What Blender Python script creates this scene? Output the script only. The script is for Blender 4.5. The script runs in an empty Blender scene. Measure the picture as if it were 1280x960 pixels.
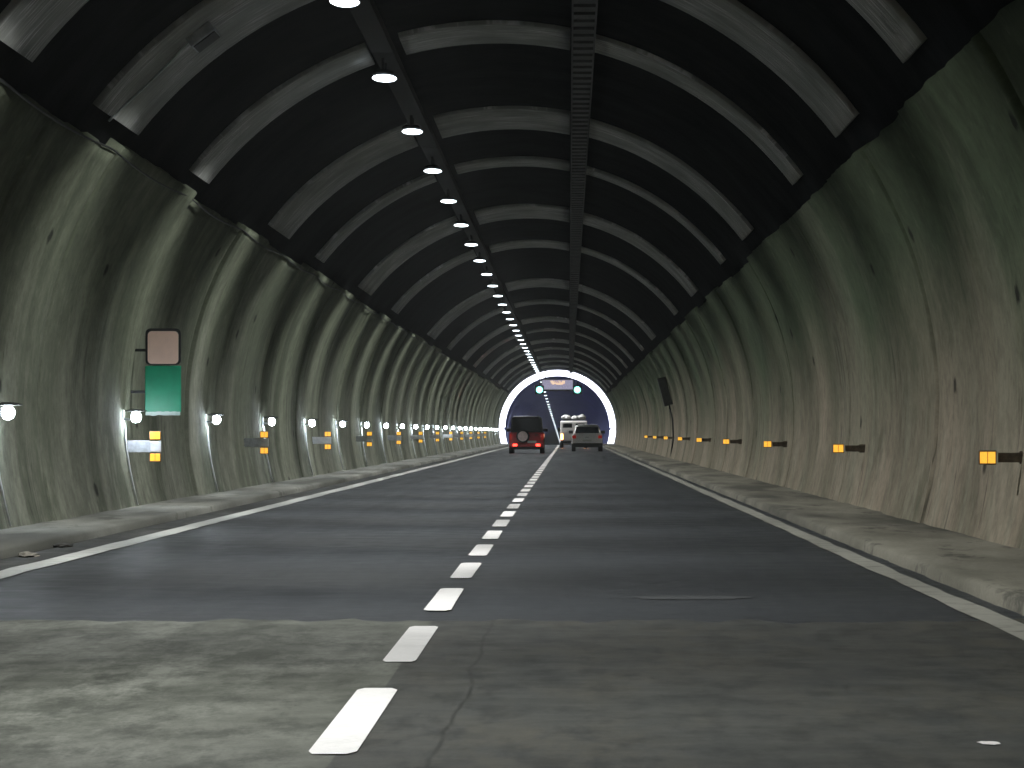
import bpy, bmesh, math, random
from mathutils import Vector, Matrix, noise

random.seed(7)
S = bpy.context.scene
C = S.collection
PI = math.pi
R = math.radians

# ------------------------------------------------------------------ dimensions (metres, camera at x = 0, tunnel runs along +Y)
CAM_Z = 1.16
CX, CZ, RAD = -1.03, 1.49, 5.27        # bore axis and radius of the wall face
RC = RAD + 0.13                        # the black ceiling lies behind the wall face
WALK = 0.10
Y0, YE, YF = -45.0, 290.0, 1100.0      # near end, light arch, far end
SPRING_L, SPRING_R = 3.02, 2.92        # wall tops above the axis
LAMP_X, LAMP_Z = -2.62, CAM_Z + 5.03
TRAY_X = 0.20


def grade(y):                          # the road drops away beyond the light arch
    t = max(0.0, y - 285.0)
    return -0.012 * t * min(1.0, t / 60.0) if t < 60 else -0.012 * t


# ------------------------------------------------------------------ object helpers
def link(o):
    C.objects.link(o)
    return o


def tag(o, label=None, cat=None, group=None, kind=None):
    for k, v in (('label', label), ('category', cat), ('group', group), ('kind', kind)):
        if v:
            o[k] = v
    return o


def empty(name, loc=(0, 0, 0), rz=0, label=None, cat=None, group=None):
    o = link(bpy.data.objects.new(name, None))
    o.empty_display_size = 0.1
    o.location = loc
    o.rotation_euler = (0, 0, rz)
    return tag(o, label, cat, group)


def obj(name, bm, mat, parent=None, smooth=False, bevel=0, seg=2):
    bmesh.ops.recalc_face_normals(bm, faces=bm.faces[:])
    me = bpy.data.meshes.new(name)
    bm.to_mesh(me)
    bm.free()
    o = link(bpy.data.objects.new(name, me))
    me.materials.append(mat)
    if smooth:
        for p in me.polygons:
            p.use_smooth = True
    if bevel:
        m = o.modifiers.new('bevel', 'BEVEL')
        m.width = bevel
        m.segments = seg
        m.limit_method = 'ANGLE'
        m.angle_limit = R(25)
        w = o.modifiers.new('normals', 'WEIGHTED_NORMAL')
        w.keep_sharp = False
        for p in me.polygons:
            p.use_smooth = True
    if parent:
        o.parent = parent
    return o


def box(bm, x0, x1, y0, y1, z0, z1):
    v = [bm.verts.new(p) for p in ((x0, y0, z0), (x1, y0, z0), (x1, y1, z0), (x0, y1, z0),
                                   (x0, y0, z1), (x1, y0, z1), (x1, y1, z1), (x0, y1, z1))]
    for f in ((0, 3, 2, 1), (4, 5, 6, 7), (0, 1, 5, 4), (1, 2, 6, 5), (2, 3, 7, 6), (3, 0, 4, 7)):
        bm.faces.new([v[i] for i in f])


def bbox(*a):
    bm = bmesh.new()
    box(bm, *a)
    return bm


def tube(bm, pts, r, n=8, cap=True):
    pts = [Vector(p) for p in pts]
    rings = []
    for i, p in enumerate(pts):
        d = (pts[min(i + 1, len(pts) - 1)] - pts[max(i - 1, 0)]).normalized()
        a = d.cross(Vector((0, 0, 1)))
        if a.length < 1e-3:
            a = d.cross(Vector((1, 0, 0)))
        a.normalize()
        b = d.cross(a)
        rr = r[i] if isinstance(r, (list, tuple)) else r
        rings.append([bm.verts.new(p + a * math.cos(2 * PI * k / n) * rr + b * math.sin(2 * PI * k / n) * rr) for k in range(n)])
    for q, w in zip(rings, rings[1:]):
        for k in range(n):
            bm.faces.new((q[k], q[(k + 1) % n], w[(k + 1) % n], w[k]))
    if cap:
        bm.faces.new(rings[0][::-1])
        bm.faces.new(rings[-1])


def btube(*a, **k):
    bm = bmesh.new()
    tube(bm, *a, **k)
    return bm


def stack(bm, secs):
    """secs: (z, halfwidth, y0, y1) rectangles stacked upwards"""
    rings = []
    for z, w, a, b in secs:
        rings.append([bm.verts.new(p) for p in ((-w, a, z), (w, a, z), (w, b, z), (-w, b, z))])
    for q, w in zip(rings, rings[1:]):
        for k in range(4):
            bm.faces.new((q[k], q[(k + 1) % 4], w[(k + 1) % 4], w[k]))
    bm.faces.new(rings[0][::-1])
    bm.faces.new(rings[-1])


def prism(bm, poly, x0, x1):
    """closed side profile (y, z) given thickness in x"""
    a = [bm.verts.new((x0, y, z)) for y, z in poly]
    b = [bm.verts.new((x1, y, z)) for y, z in poly]
    n = len(poly)
    for k in range(n):
        bm.faces.new((a[k], a[(k + 1) % n], b[(k + 1) % n], b[k]))
    bm.faces.new(a[::-1])
    bm.faces.new(b)


def slab(bm, quad, t):
    """a panel with four corners and thickness t along its own normal"""
    q = [Vector(p) for p in quad]
    n = (q[1] - q[0]).cross(q[3] - q[0]).normalized() * t
    a = [bm.verts.new(p) for p in q]
    b = [bm.verts.new(p + n) for p in q]
    for k in range(4):
        bm.faces.new((a[k], a[(k + 1) % 4], b[(k + 1) % 4], b[k]))
    bm.faces.new(a[::-1])
    bm.faces.new(b)


def sheet(name, rows, uvs, mat, parent=None, smooth=True):
    """grid of points rows[i][j] with uv uvs[i][j], as one mesh"""
    nv, nu = len(rows), len(rows[0])
    verts = [p for r in rows for p in r]
    faces = [(i * nu + j, i * nu + j + 1, (i + 1) * nu + j + 1, (i + 1) * nu + j) for i in range(nv - 1) for j in range(nu - 1)]
    me = bpy.data.meshes.new(name)
    me.from_pydata(verts, [], faces)
    uv = me.uv_layers.new(name='UVMap')
    flat = [u for r in uvs for u in r]
    for lp in me.loops:
        uv.data[lp.index].uv = flat[lp.vertex_index]
    if smooth:
        for p in me.polygons:
            p.use_smooth = True
    me.materials.append(mat)
    me.update()
    o = link(bpy.data.objects.new(name, me))
    if parent:
        o.parent = parent
    return o


ONES = ['', 'first', 'second', 'third', 'fourth', 'fifth', 'sixth', 'seventh', 'eighth', 'ninth', 'tenth', 'eleventh', 'twelfth',
        'thirteenth', 'fourteenth', 'fifteenth', 'sixteenth', 'seventeenth', 'eighteenth', 'nineteenth']


def ordinal(n):
    if n < 20:
        return ONES[n]
    t = {2: ('twenty', 'twentieth'), 3: ('thirty', 'thirtieth'), 4: ('forty', 'fortieth')}[n // 10]
    return t[1] if n % 10 == 0 else t[0] + '-' + ONES[n % 10]


def copy_thing(root, loc, rz=None, label=None, group=None, beams=None):
    def cp(o, parent):
        if beams is not None and o.type == 'LIGHT':
            if len([1 for q in parent.children if q.type == 'LIGHT']) >= beams:
                return
        c = o.copy()
        C.objects.link(c)
        c.parent = parent
        for ch in list(o.children):
            cp(ch, c)
        return c
    r = cp(root, None)
    r.location = loc
    if rz is not None:
        r.rotation_euler = (0, 0, rz)
    if label:
        r['label'] = label
    if group:
        r['group'] = group
    return r


# ------------------------------------------------------------------ materials
class N:
    """short-hand for building a node tree"""
    def __init__(s, name):
        s.m = bpy.data.materials.new(name)
        s.m.use_nodes = True
        s.t = s.m.node_tree
        s.b = s.t.nodes['Principled BSDF']

    def n(s, typ, ins=None, **props):
        x = s.t.nodes.new(typ)
        for k, v in props.items():
            setattr(x, k, v)
        for k, v in (ins or {}).items():
            s.set(x.inputs[k], v)
        return x

    def set(s, sock, v):
        if isinstance(v, bpy.types.NodeSocket):
            s.t.links.new(v, sock)
        elif isinstance(v, (tuple, list)) and len(v) == 3 and sock.type == 'RGBA':
            sock.default_value = (*v, 1)
        else:
            sock.default_value = v

    def math(s, op, a, b=0.0, clamp=False):
        x = s.n('ShaderNodeMath', operation=op, use_clamp=clamp)
        s.set(x.inputs[0], a)
        s.set(x.inputs[1], b)
        return x.outputs[0]

    def noise(s, vec, scale, detail=4, rough=0.55, stretch=None, dist=0):
        if stretch:
            mp = s.n('ShaderNodeMapping', {'Vector': vec, 'Scale': stretch})
            vec = mp.outputs[0]
        return s.n('ShaderNodeTexNoise', {'Vector': vec, 'Scale': scale, 'Detail': detail, 'Roughness': rough, 'Distortion': dist}).outputs['Fac']

    def ramp(s, fac, lo, hi, a=0.0, b=1.0):
        return s.n('ShaderNodeMapRange', {'Value': fac, 'From Min': lo, 'From Max': hi, 'To Min': a, 'To Max': b}, clamp=True).outputs[0]

    def mix(s, f, a, b, mode='MIX'):
        x = s.n('ShaderNodeMix', data_type='RGBA', blend_type=mode)
        s.set(x.inputs[0], f)
        s.set(x.inputs[6], a)
        s.set(x.inputs[7], b)
        return x.outputs[2]

    def bump(s, h, strength=0.3, dist=0.02):
        x = s.n('ShaderNodeBump', {'Height': h, 'Strength': strength, 'Distance': dist})
        s.t.links.new(x.outputs[0], s.b.inputs['Normal'])

    def out(s, **k):
        for n, v in k.items():
            s.set(s.b.inputs[n.replace('_', ' ')], v)
        return s.m

    def uv(s):
        return s.n('ShaderNodeUVMap', uv_map='UVMap').outputs[0]

    def pos(s):
        return s.n('ShaderNodeTexCoord').outputs['Object']


def plain(name, col, rough=0.5, metal=0.0, var=0.25, scale=8.0, bump=0.0):
    g = N(name)
    p = g.pos()
    f = g.noise(p, scale, 5)
    dark = tuple(c * (1 - var) for c in col)
    lite = tuple(min(1, c * (1 + var)) for c in col)
    c = g.mix(g.ramp(f, 0.3, 0.7), dark, lite)
    if bump:
        g.bump(f, bump, 0.01)
    return g.out(Base_Color=c, Roughness=rough, Metallic=metal)


def glow(name, col, strength, base=(0.6, 0.6, 0.6)):
    g = N(name)
    return g.out(Base_Color=base, Roughness=0.4, Emission_Color=col, Emission_Strength=strength)


def wall_mat(name, low, high, streak_dark, pale, amount, turn, fr, cracks):
    g = N(name)
    uv = g.uv()
    sep = g.n('ShaderNodeSeparateXYZ', {'Vector': uv})
    v = sep.outputs[1]                                               # height along the curve from the foot
    big = g.noise(uv, 1.0, 3, 0.5, (0.12, 0.16, 1))
    st1 = g.noise(uv, 1.0, 6, 0.55, (0.36 * fr, 0.06, 1), 0.5)          # broad runs down the wall
    st2 = g.noise(uv, 1.0, 7, 0.65, (0.95 * fr, 0.13, 1), 0.6)          # narrower runs
    blot = g.noise(uv, 1.0, 9, 0.68, (0.42, 0.36, 1), 0.6)
    grit = g.noise(uv, 3.2, 8, 0.72)
    fine = g.noise(uv, 9.0, 6, 0.65)
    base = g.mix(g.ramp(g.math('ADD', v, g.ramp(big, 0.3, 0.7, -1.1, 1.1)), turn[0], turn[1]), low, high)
    base = g.mix(g.ramp(st1, 0.47, 0.58, 0.0, 0.9 * amount), base, streak_dark)
    base = g.mix(g.ramp(st1, 0.44, 0.38, 0.0, 0.6 * amount), base, pale)
    base = g.mix(g.ramp(st2, 0.58, 0.72, 0.0, 0.4 * amount), base, pale)
    base = g.mix(g.ramp(st2, 0.44, 0.28, 0.0, 0.55 * amount), base, streak_dark)
    base = g.mix(g.ramp(blot, 0.50, 0.70, 0.0, 0.6), base, tuple(c * 0.5 for c in high))
    # lime wash patches near the foot
    lime = g.math('MULTIPLY', g.ramp(g.noise(uv, 1.0, 6, 0.7, (0.8, 0.35, 1)), 0.50, 0.66), g.ramp(v, 2.6, 0.2))
    base = g.mix(g.math('MULTIPLY', lime, 0.7), base, tuple(min(1, c * 1.15) for c in pale))
    # a few anchor holes
    vor = g.n('ShaderNodeTexVoronoi', {'Vector': g.n('ShaderNodeMapping', {'Vector': uv, 'Scale': (0.20, 0.30, 1)}).outputs[0], 'Scale': 1.0, 'Randomness': 1.0}, voronoi_dimensions='2D')
    hole = g.ramp(g.math('ADD', vor.outputs['Distance'], g.ramp(fine, 0.3, 0.7, -0.012, 0.012)), 0.034, 0.016)
    base = g.mix(g.math('MULTIPLY', hole, 0.85), base, (0.012, 0.012, 0.011))
    # thin dark runs and cracks in the lower half
    run = g.noise(uv, 1.0, 4, 0.6, (1.1, 0.06, 1), 1.2)
    near = g.math('ABSOLUTE', g.math('SUBTRACT', run, 0.5))
    cr = g.math('MULTIPLY', g.ramp(near, 0.012, 0.003), g.ramp(g.noise(uv, 1.0, 4, 0.6, (0.5, 0.5, 1)), 0.47, 0.58))
    cr = g.math('MULTIPLY', cr, g.ramp(v, 4.2, 2.0))
    base = g.mix(g.math('MULTIPLY', cr, cracks), base, (0.02, 0.021, 0.018))
    base = g.mix(g.ramp(grit, 0.44, 0.66, 0.0, 0.6), base, g.mix(0.55, base, (0.03, 0.032, 0.026)))
    base = g.mix(g.ramp(grit, 0.42, 0.28, 0.0, 0.3), base, pale)
    base = g.mix(g.ramp(fine, 0.25, 0.75, 0.0, 0.5), base, g.mix(0.5, base, (0.02, 0.02, 0.02)))
    h = g.math('ADD', g.math('MULTIPLY', grit, 0.7), g.math('MULTIPLY', blot, 0.8))
    h = g.math('ADD', h, g.math('MULTIPLY', fine, 0.3))
    g.bump(h, 0.5, 0.05)
    return g.out(Base_Color=base, Roughness=0.92, Specular_IOR_Level=0.12)


M = {}
M['wall_left'] = wall_mat('left wall concrete', (0.29, 0.295, 0.24), (0.25, 0.275, 0.195), (0.07, 0.085, 0.055), (0.40, 0.41, 0.33), 0.68, (0.6, 3.6), 1.0, 0.5)
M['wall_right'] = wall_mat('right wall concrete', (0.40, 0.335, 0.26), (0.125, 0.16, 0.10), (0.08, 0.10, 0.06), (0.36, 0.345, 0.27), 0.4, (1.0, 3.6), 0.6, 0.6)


def ceiling_mat():
    g = N('black ceiling sheet')
    uv = g.uv()
    a = g.noise(uv, 0.8, 6, 0.6)
    b = g.noise(uv, 1.0, 5, 0.6, (2.5, 0.3, 1))
    c = g.mix(g.ramp(a, 0.35, 0.7), (0.009, 0.010, 0.011), (0.024, 0.026, 0.028))
    g.bump(g.math('ADD', a, b), 0.35, 0.05)
    return g.out(Base_Color=c, Roughness=1.0, Specular_IOR_Level=0.02)


M['ceiling'] = ceiling_mat()


def rib_mat():
    g = N('scuffed grey band')
    uv = g.uv()                                                       # u along the tunnel, v along the arc
    s = g.noise(uv, 1.0, 7, 0.7, (9.0, 0.45, 1), 0.5)
    s2 = g.noise(uv, 1.0, 5, 0.7, (26.0, 1.1, 1), 0.6)
    big = g.noise(uv, 0.9, 3, 0.5)
    c = g.mix(g.ramp(s, 0.3, 0.7), (0.25, 0.255, 0.24), (0.46, 0.46, 0.44))
    c = g.mix(g.math('MULTIPLY', g.ramp(s2, 0.53, 0.62), g.ramp(big, 0.40, 0.56)), c, (0.85, 0.84, 0.85))
    c = g.mix(g.ramp(big, 0.55, 0.3, 0, 0.6), c, (0.20, 0.215, 0.18))
    g.bump(s, 0.3, 0.02)
    return g.out(Base_Color=c, Roughness=0.8, Specular_IOR_Level=0.15)


M['rib'] = rib_mat()


def asphalt(name, a, b, patchy, pale=None, rough=(0.42, 0.6), spec=0.5, joint=None):
    g = N(name)
    p = g.pos()
    fine = g.noise(p, 60, 4, 0.7)
    mid = g.noise(p, 2.2, 6, 0.62)
    lng = g.noise(p, 1.0, 4, 0.55, (1.3, 0.05, 1))                     # worn wheel paths along the road
    big = g.noise(p, 0.22, 3, 0.5)
    c = g.mix(g.ramp(lng, 0.33, 0.66), a, b)
    c = g.mix(g.ramp(mid, 0.42, 0.68, 0, patchy), c, tuple(x * 1.8 for x in b))
    if pale:
        f = g.math('MULTIPLY', g.ramp(g.noise(p, 1.0, 10, 0.78, (2.2, 0.55, 1), 0.0), 0.44, 0.62, 0, 0.8), g.ramp(g.noise(p, 1.0, 4, 0.6, (0.5, 0.16, 1)), 0.36, 0.56))
        c = g.mix(f, c, pale)
        ck = g.noise(p, 4.0, 7, 0.75, (1, 0.35, 1))
        c = g.mix(g.ramp(ck, 0.48, 0.62, 0, 0.65), c, tuple(x * 0.55 for x in a))
    c = g.mix(g.ramp(fine, 0.3, 0.7, 0.0, 0.45), c, g.mix(0.6, c, (0.008, 0.008, 0.008)))
    if joint is not None:                                              # an open paving joint beside the lane line
        x = g.n('ShaderNodeSeparateXYZ', {'Vector': p}).outputs[0]
        d = g.math('ABSOLUTE', g.math('SUBTRACT', g.math('ADD', x, g.ramp(g.noise(p, 0.6, 3, 0.5), 0.3, 0.7, -0.03, 0.03)), joint))
        c = g.mix(g.math('MULTIPLY', g.ramp(d, 0.014, 0.004), g.ramp(mid, 0.35, 0.55, 0.15, 0.6)), c, (0.012, 0.012, 0.011))
    g.bump(g.math('ADD', fine, g.math('MULTIPLY', mid, 1.2)), 0.5, 0.006)
    return g.out(Base_Color=c, Roughness=g.ramp(g.math('ADD', mid, lng), 0.8, 1.25, rough[1], rough[0]), Specular_IOR_Level=spec)


M['road'] = asphalt('dark smooth asphalt', (0.041, 0.044, 0.050), (0.057, 0.061, 0.067), 0.15, None, (0.36, 0.55), 0.4)
M['old_left'] = asphalt('worn mottled asphalt', (0.078, 0.082, 0.068), (0.115, 0.117, 0.10), 0.4, (0.28, 0.285, 0.25), (0.6, 0.8), 0.3)
M['old_right'] = asphalt('old dark asphalt', (0.050, 0.053, 0.052), (0.072, 0.072, 0.066), 0.3, (0.095, 0.088, 0.07), (0.55, 0.75), 0.3, -0.47)
M['gutter'] = asphalt('grimy gutter asphalt', (0.025, 0.026, 0.024), (0.05, 0.05, 0.046), 0.4, (0.12, 0.115, 0.10), (0.6, 0.8), 0.3)


def paint_mat(name, col, wear, dark):
    g = N(name)
    p = g.pos()
    f = g.noise(p, 3.0, 7, 0.7)
    e = g.noise(p, 40, 4, 0.7)
    c = g.mix(g.ramp(f, 0.5, 0.72, 0, wear), col, dark)
    c = g.mix(g.ramp(e, 0.4, 0.75, 0, 0.22), c, dark)
    g.bump(e, 0.3, 0.003)
    return g.out(Base_Color=c, Roughness=0.6)


M['dash'] = paint_mat('white lane paint', (0.88, 0.85, 0.84), 0.22, (0.35, 0.34, 0.33))
M['edge'] = paint_mat('dirty edge line paint', (0.60, 0.60, 0.57), 0.6, (0.2, 0.2, 0.19))


M['edge_right'] = paint_mat('worn edge line paint', (0.36, 0.35, 0.31), 0.85, (0.10, 0.098, 0.085))


def walk_mat(name, a, b, grime):
    g = N(name)
    p = g.pos()
    f = g.noise(p, 1.0, 7, 0.68, (1.4, 0.35, 1))
    big = g.noise(p, 1.0, 3, 0.5, (0.8, 0.12, 1))
    fine = g.noise(p, 25, 5, 0.7)
    c = g.mix(g.ramp(f, 0.32, 0.66), a, b)
    c = g.mix(g.ramp(big, 0.48, 0.62, 0, 0.85), c, grime)
    c = g.mix(g.ramp(g.noise(p, 1.0, 6, 0.7, (2.2, 0.6, 1)), 0.56, 0.64, 0, 0.8), c, grime)
    c = g.mix(g.ramp(fine, 0.35, 0.75, 0, 0.4), c, grime)
    g.bump(g.math('ADD', f, g.math('MULTIPLY', fine, 0.4)), 0.7, 0.03)
    return g.out(Base_Color=c, Roughness=0.85)


M['walk_left'] = walk_mat('dusty concrete walkway', (0.20, 0.20, 0.18), (0.34, 0.335, 0.30), (0.09, 0.09, 0.075))
M['walk_right'] = walk_mat('dusty tan walkway', (0.165, 0.155, 0.12), (0.30, 0.28, 0.23), (0.055, 0.052, 0.042))

M['black_metal'] = plain('black painted metal', (0.018, 0.020, 0.022), 0.5, 0.2)
M['duct'] = plain('sooty black duct', (0.004, 0.0045, 0.005), 0.9, 0.0)
M['dark_tray'] = plain('grimy dark tray metal', (0.035, 0.037, 0.036), 0.6, 0.2, 0.4, 6)
M['rung'] = plain('dusty tray rung', (0.05, 0.053, 0.05), 0.6, 0.1, 0.4, 6)
M['grey_metal'] = plain('galvanised grey metal', (0.45, 0.47, 0.50), 0.5, 0.3, 0.25, 12)
M['pale_plate'] = plain('pale reflective plate', (0.62, 0.63, 0.65), 0.4, 0.0, 0.15, 12)
M['brown_arm'] = plain('grimy bracket arm', (0.15, 0.125, 0.10), 0.7, 0.2, 0.4, 20)
M['lamp_white'] = glow('white ceiling lamp lens', (0.83, 0.93, 1.0), 7.0)
M['wall_lamp'] = glow('white wall lamp lens', (0.80, 0.90, 1.0), 170.0)
M['amber'] = glow('lit amber lens', (1.0, 0.52, 0.06), 1.05, (0.7, 0.35, 0.03))
M['arch'] = glow('white light strip', (0.83, 0.86, 1.0), 5.0)
M['green_lamp'] = glow('green signal lens', (0.22, 1.0, 0.72), 5.0)
M['sign_face'] = glow('back lit pale sign face', (0.72, 0.68, 0.95), 0.42, (0.4, 0.4, 0.45))
M['amber_led'] = glow('amber display dots', (1.0, 0.62, 0.25), 2.2)
M['cable'] = plain('pale cable sheath', (0.5, 0.54, 0.53), 0.5)
M['black_cable'] = plain('black cable sheath', (0.02, 0.02, 0.02), 0.5)


def sign_mat(name, col, dirt, amt):
    g = N(name)
    p = g.pos()
    f = g.noise(p, 4.0, 6, 0.65)
    c = g.mix(g.ramp(f, 0.42, 0.75, 0, amt), col, dirt)
    return g.out(Base_Color=c, Roughness=0.45)


M['sign_pink'] = sign_mat('faded pinkish sign face', (0.90, 0.64, 0.55), (0.74, 0.52, 0.45), 0.6)
M['sign_green'] = sign_mat('green sign face', (0.004, 0.27, 0.14), (0.003, 0.17, 0.09), 0.7)
M['sign_white'] = sign_mat('torn pale edge', (0.42, 0.52, 0.48), (0.15, 0.3, 0.25), 0.8)


def blue_lining():
    g = N('blue tinted lining')
    p = g.uv()
    f = g.noise(p, 1.0, 4, 0.6, (0.08, 0.5, 1))
    c = g.mix(g.ramp(f, 0.3, 0.7), (0.22, 0.25, 0.55), (0.30, 0.32, 0.66))  # blue tint over the whole far lining, slightly varied by noise
    return g.out(Base_Color=c, Roughness=0.7)


M['lining_blue'] = blue_lining()

# ------------------------------------------------------------------ the bore: walls and ceiling
def ys_range(a, b, near=0.22, far=0.5):
    out, y = [], a
    while y < b:
        out.append(y)
        y += near if y < 120 else far
    out.append(b)
    return out


def make_wall(side, dz_top, mat, label, seed):
    """side -1 left, +1 right: poured bays with open joints, an uneven face and a stepped top"""
    rnd = random.Random(seed)
    joints, y = [], Y0 + 2.5
    while y < YE - 3:
        joints.append(y)
        y += rnd.uniform(4.2, 8.4)
    ys = ys_range(Y0, YE)
    for j in joints:
        ys += [j - 0.045, j - 0.02, j + 0.02, j + 0.045]
    ys = sorted(set(ys))
    bay_off = [rnd.uniform(-0.035, 0.035) for _ in range(len(joints) + 1)]
    bay_top = [rnd.uniform(-0.05, 0.06) for _ in range(len(joints) + 1)]
    a0 = math.asin((-CZ - 0.12) / RAD)
    rows, uvs = [], []
    NA = 26
    for y in ys:
        b = sum(1 for j in joints if j < y)
        dj = min((abs(y - j) for j in joints), default=9)
        a1 = math.asin((dz_top + bay_top[b] + 0.04 * noise.noise((y * 1.7, side * 5, 3))) / RAD)
        row, uv = [], []
        for k in range(NA + 1):
            t = k / NA
            a = a0 + (a1 - a0) * t
            arc = RAD * (a - a0)
            r = RAD + bay_off[b]
            r += (0.030 if side < 0 else 0.02) * noise.noise((y * 0.30, arc * 0.16, seed))
            r += 0.010 * noise.noise((y * 0.8, arc * 0.35, seed + 9)) + 0.012 * noise.noise((y * 1.3, arc * 1.3, seed + 4))
            if dj < 0.03:
                r += 0.055
            row.append((CX + side * r * math.cos(a), y, CZ + r * math.sin(a)))
            uv.append((y, arc))
        # ledge back to the ceiling sheet
        a = a1
        row.append((CX + side * (RC + 0.06) * math.cos(a), y, CZ + (RC + 0.06) * math.sin(a)))
        uv.append((y, RAD * (a1 - a0) + 0.2))
        if side > 0:
            row.reverse()
            uv.reverse()
        rows.append(row)
        uvs.append(uv)
    o = sheet('tunnel_wall', rows, uvs, mat)
    return tag(o, label, 'wall')


make_wall(-1, SPRING_L, M['wall_left'], 'curved streaky grey green concrete wall carrying the white lamps', 11)
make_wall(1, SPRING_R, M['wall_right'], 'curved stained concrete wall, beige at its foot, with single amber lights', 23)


def make_ceiling():
    a0, a1 = R(22), R(158)
    rows, uvs = [], []
    for y in ys_range(Y0, YE, 0.6, 1.5):
        row, uv = [], []
        for k in range(41):
            a = a0 + (a1 - a0) * k / 40
            r = RC + 0.03 * noise.noise((y * 0.35, a * 3, 2))
            row.append((CX + r * math.cos(a), y, CZ + r * math.sin(a)))
            uv.append((y, RC * a))
        rows.append(row)
        uvs.append(uv)
    o = sheet('tunnel_ceiling', rows, uvs, M['ceiling'])
    return tag(o, 'black vaulted tunnel ceiling behind the pale arched bands', 'ceiling')


make_ceiling()


def make_far_lining():
    a0, a1 = R(-24), R(204)
    rows, uvs = [], []
    y = YE
    while y <= YF:
        row, uv = [], []
        for k in range(49):
            a = a0 + (a1 - a0) * k / 48
            row.append((CX + RAD * math.cos(a), y, CZ + RAD * math.sin(a) + grade(y)))
            uv.append((y, RAD * a))
        rows.append(row)
        uvs.append(uv)
        y += 6.0
    o = sheet('tunnel_lining', rows, uvs, M['lining_blue'])
    tag(o, 'dark blue tunnel lining seen through the glowing white arch', 'tunnel lining')
    # ring of concrete closing the step between the two linings
    bm = bmesh.new()
    n = 48
    A = [bm.verts.new((CX + (RAD - 0.10) * math.cos(a0 + (a1 - a0) * k / n), YE, CZ + (RAD - 0.10) * math.sin(a0 + (a1 - a0) * k / n))) for k in range(n + 1)]
    B = [bm.verts.new((CX + (RC + 0.2) * math.cos(a0 + (a1 - a0) * k / n), YE, CZ + (RC + 0.2) * math.sin(a0 + (a1 - a0) * k / n))) for k in range(n + 1)]
    for k in range(n):
        bm.faces.new((A[k], A[k + 1], B[k + 1], B[k]))
    r = obj('lining_collar', bm, M['grey_metal'], o)


make_far_lining()

# ------------------------------------------------------------------ road, walkways, markings
def strip(name, x0, x1, ya, yb, z, mat, step=4.0, nx=1, wob=0.0, kind='structure'):
    rows, uvs = [], []
    y = ya
    ys = []
    while y < yb - 1e-6:
        ys.append(y)
        y += step
    ys.append(yb)
    for y in ys:
        row, uv = [], []
        for k in range(nx + 1):
            x = x0 + (x1 - x0) * k / nx
            yy = y + (wob * noise.noise((x * 1.3, y, 4)) if wob and y in (ya, yb) else 0)
            row.append((x, yy, z + grade(yy)))
            uv.append((x, yy))
        rows.append(row)
        uvs.append(uv)
    o = sheet(name, rows, uvs, mat, smooth=False)
    if kind:
        o['kind'] = kind
    return o


strip('road', -7.5, 5.4, Y0, YF, 0.0, M['road'], 6.0)
LX, RX, LINE_X = -5.16, 2.86, -0.855


def worn_slab(x0, x1, mat, amp):
    """older surfacing near the camera with a ragged far edge"""
    n = 70
    rows, uvs = [], []
    for y in [Y0 + (17.0 - Y0) * k / 20 for k in range(21)] + [None]:
        row = []
        for k in range(n + 1):
            x = x0 + (x1 - x0) * k / n
            yy = y if y is not None else 19.6 + amp * (noise.noise((x * 0.9, 3, 4)) + 0.6 * noise.noise((x * 4.1, 7, 4)) + 0.3 * noise.noise((x * 13, 1, 4)))
            row.append((x, yy, 0.004))
        rows.append(row)
        uvs.append([(p[0], p[1]) for p in row])
    o = sheet('old_road', rows, uvs, mat, smooth=False)
    o['kind'] = 'structure'


worn_slab(LX + 0.02, LINE_X + 0.02, M['old_left'], 0.5)
worn_slab(LINE_X + 0.02, RX - 0.02, M['old_right'], 0.5)
strip('gutter', LX + 0.01, -4.74, 19.9, YE, 0.004, M['gutter'], 6.0)

# lane markings, all as the road's own paint
bm = bmesh.new()
y = 11.45 - 4.6 * 8
rnd = random.Random(3)
while y < 700:
    L = 2.95
    step = [0, 0.1, L - 0.1, L] if y < 60 else [0, L]
    w = 0.087
    prev = None
    pts_l, pts_r = [], []
    for s in step:
        ww = w * (0.72 if s in (0, L) and y < 60 else 1.0)
        j = 0.004
        pts_l.append((LINE_X - ww + rnd.uniform(-j, j), y + s, 0.009 + grade(y + s)))
        pts_r.append((LINE_X + ww + rnd.uniform(-j, j), y + s, 0.009 + grade(y + s)))
    vl = [bm.verts.new(p) for p in pts_l]
    vr = [bm.verts.new(p) for p in pts_r]
    for k in range(len(step) - 1):
        bm.faces.new((vl[k], vr[k], vr[k + 1], vl[k + 1]))
    y += 4.6
o = obj('lane_markings', bm, M['dash'])
o['kind'] = 'structure'
for (xa, xb) in ((-4.72, -4.47), (2.52, 2.72)):
    bm = bmesh.new()
    ys = [Y0]
    while ys[-1] < YF - 7:
        ys.append(ys[-1] + (0.7 if ys[-1] < 60 else 6.0))
    va = [bm.verts.new((xa + 0.03 * noise.noise((y * 0.9, xa, 0)), y, 0.009 + grade(y))) for y in ys]
    vb = [bm.verts.new((xb + 0.03 * noise.noise((y * 0.9, xb, 7)), y, 0.009 + grade(y))) for y in ys]
    for k in range(len(ys) - 1):
        bm.faces.new((va[k], vb[k], vb[k + 1], va[k + 1]))
    o = obj('edge_line', bm, M['edge'] if xa < 0 else M['edge_right'])
    o['kind'] = 'structure'


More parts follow.
